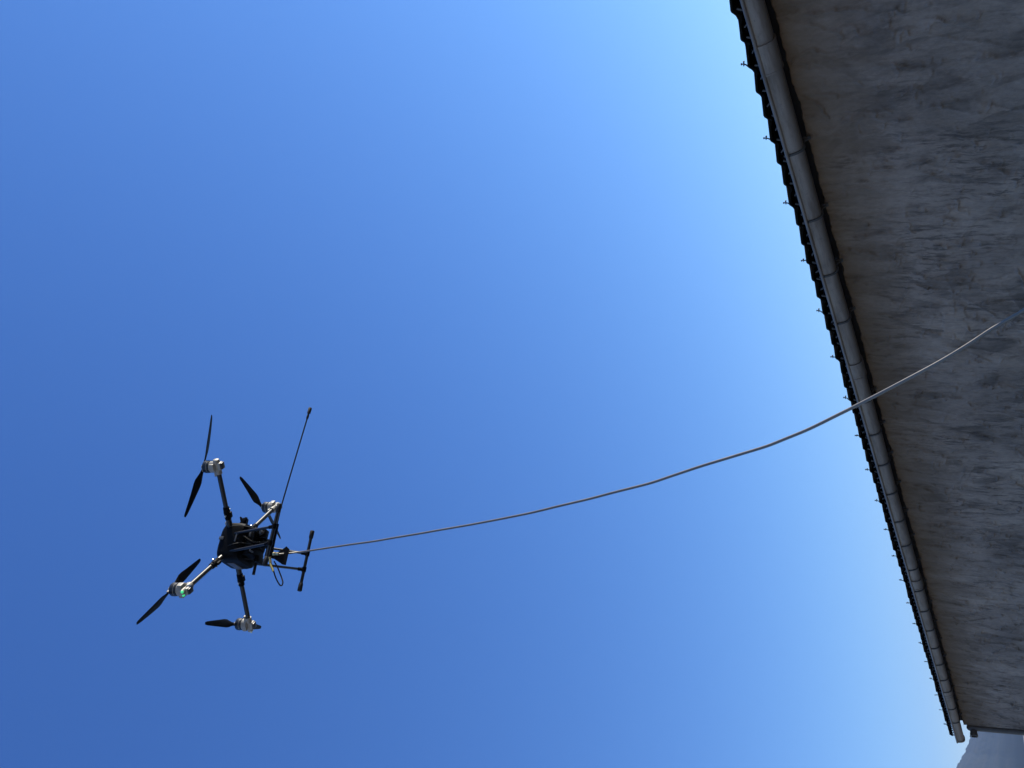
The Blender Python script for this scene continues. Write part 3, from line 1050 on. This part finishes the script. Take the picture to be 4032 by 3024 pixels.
# power cable down the body side
bm = bmesh.new()
add_tube(bm, bez([(0.06, -0.120, -0.13), (0.04, -0.13, -0.19), (0.0, -0.10, -0.27), (0.02, -0.04, -0.33), (0.03, -0.02, -0.36)]), 0.005, seg=8)
dobj('cable', bm, 'rubber')

# ------------------------------------------------------------------ hose from the lance down past the eave to the yard
F = 3024.0
Rx, Ry, Rz = ax_y, ax_x, -ax_z          # picture up, picture right, forward
def unproj(px, py, depth):
    return Vector((0, 0, CAM_H)) + Rz * depth + Ry * ((px - 2016) / F * depth) + Rx * (-(py - 1512) / F * depth)
HP = [(1090, 2186), (1200, 2171), (1363, 2147), (1453, 2134), (1600, 2110), (1745, 2085), (1907, 2056), (2070, 2024), (2193, 1994), (2323, 1964), (2408, 1942), (2553, 1904), (2650, 1872.5),
      (2758, 1837), (2852, 1808), (2939, 1781), (3019, 1756), (3084, 1731), (3192, 1687), (3319, 1624), (3368, 1599), (3525, 1517), (3688, 1431), (3804, 1362), (3903, 1297), (3994, 1244), (4032, 1221), (4170, 1125)]
DEP = [(1090 + i * 154, 6.10 - 3.48 * (i / 20) - 0.55 * math.sin(math.pi * i / 20)) for i in range(21)]
start = mw @ Vector((-0.072, -0.020, -0.462 + H0))
pts = [start]
for a, b2 in HP[1:]:
    pts.append(unproj(a, b2, lerp_tab(DEP, a)))
tail = pts[-1]
dv = (pts[-1] - pts[-3]).normalized()
pts += [tail + dv * 0.25 + Vector((0, 0, -0.05)), tail + dv * 0.55 + Vector((0.05, 0, -0.28)), Vector((tail.x + 0.75, tail.y - 0.35, 0.55)), Vector((tail.x + 1.05, tail.y - 0.55, 0.12)), Vector((tail.x + 1.5, tail.y - 0.75, 0.012)), Vector((tail.x + 2.6, tail.y - 1.0, 0.012))]
pts = bez(pts, 6)
# slight hand-laid kinks
kp = []
for i, p in enumerate(pts):
    amp = 0.0020 if 4 < i < len(pts) - 20 else 0
    kp.append(p + Vector((noise.noise(p * 3.1), noise.noise(p * 3.1 + Vector((9, 0, 0))), noise.noise(p * 3.1 + Vector((0, 9, 0))))) * amp)
bm = bmesh.new()
add_tube(bm, kp, 0.0069, seg=14)
tag(obj('hose', bm, 'hose', smooth=50), 'thin pale grey hose curving from the drone down past the gutter', 'hose')

# ------------------------------------------------------------------ air
bm = bmesh.new()
add_box(bm, (0, 0, 149.5), (6400, 6400, 301))
mt = bpy.data.materials.new('haze_air')
mt.use_nodes = True
nt = mt.node_tree
nt.nodes.remove(nt.nodes['Principled BSDF'])
pv = nt.nodes.new('ShaderNodeVolumePrincipled')
pv.inputs['Color'].default_value = (0.30, 0.52, 1.0, 1)
pv.inputs['Density'].default_value = 0.00015
pv.inputs['Anisotropy'].default_value = 0.2
nt.links.new(pv.outputs[0], nt.nodes['Material Output'].inputs['Volume'])
M['haze'] = mt
tag(obj('haze', bm, 'haze'), kind='stuff')
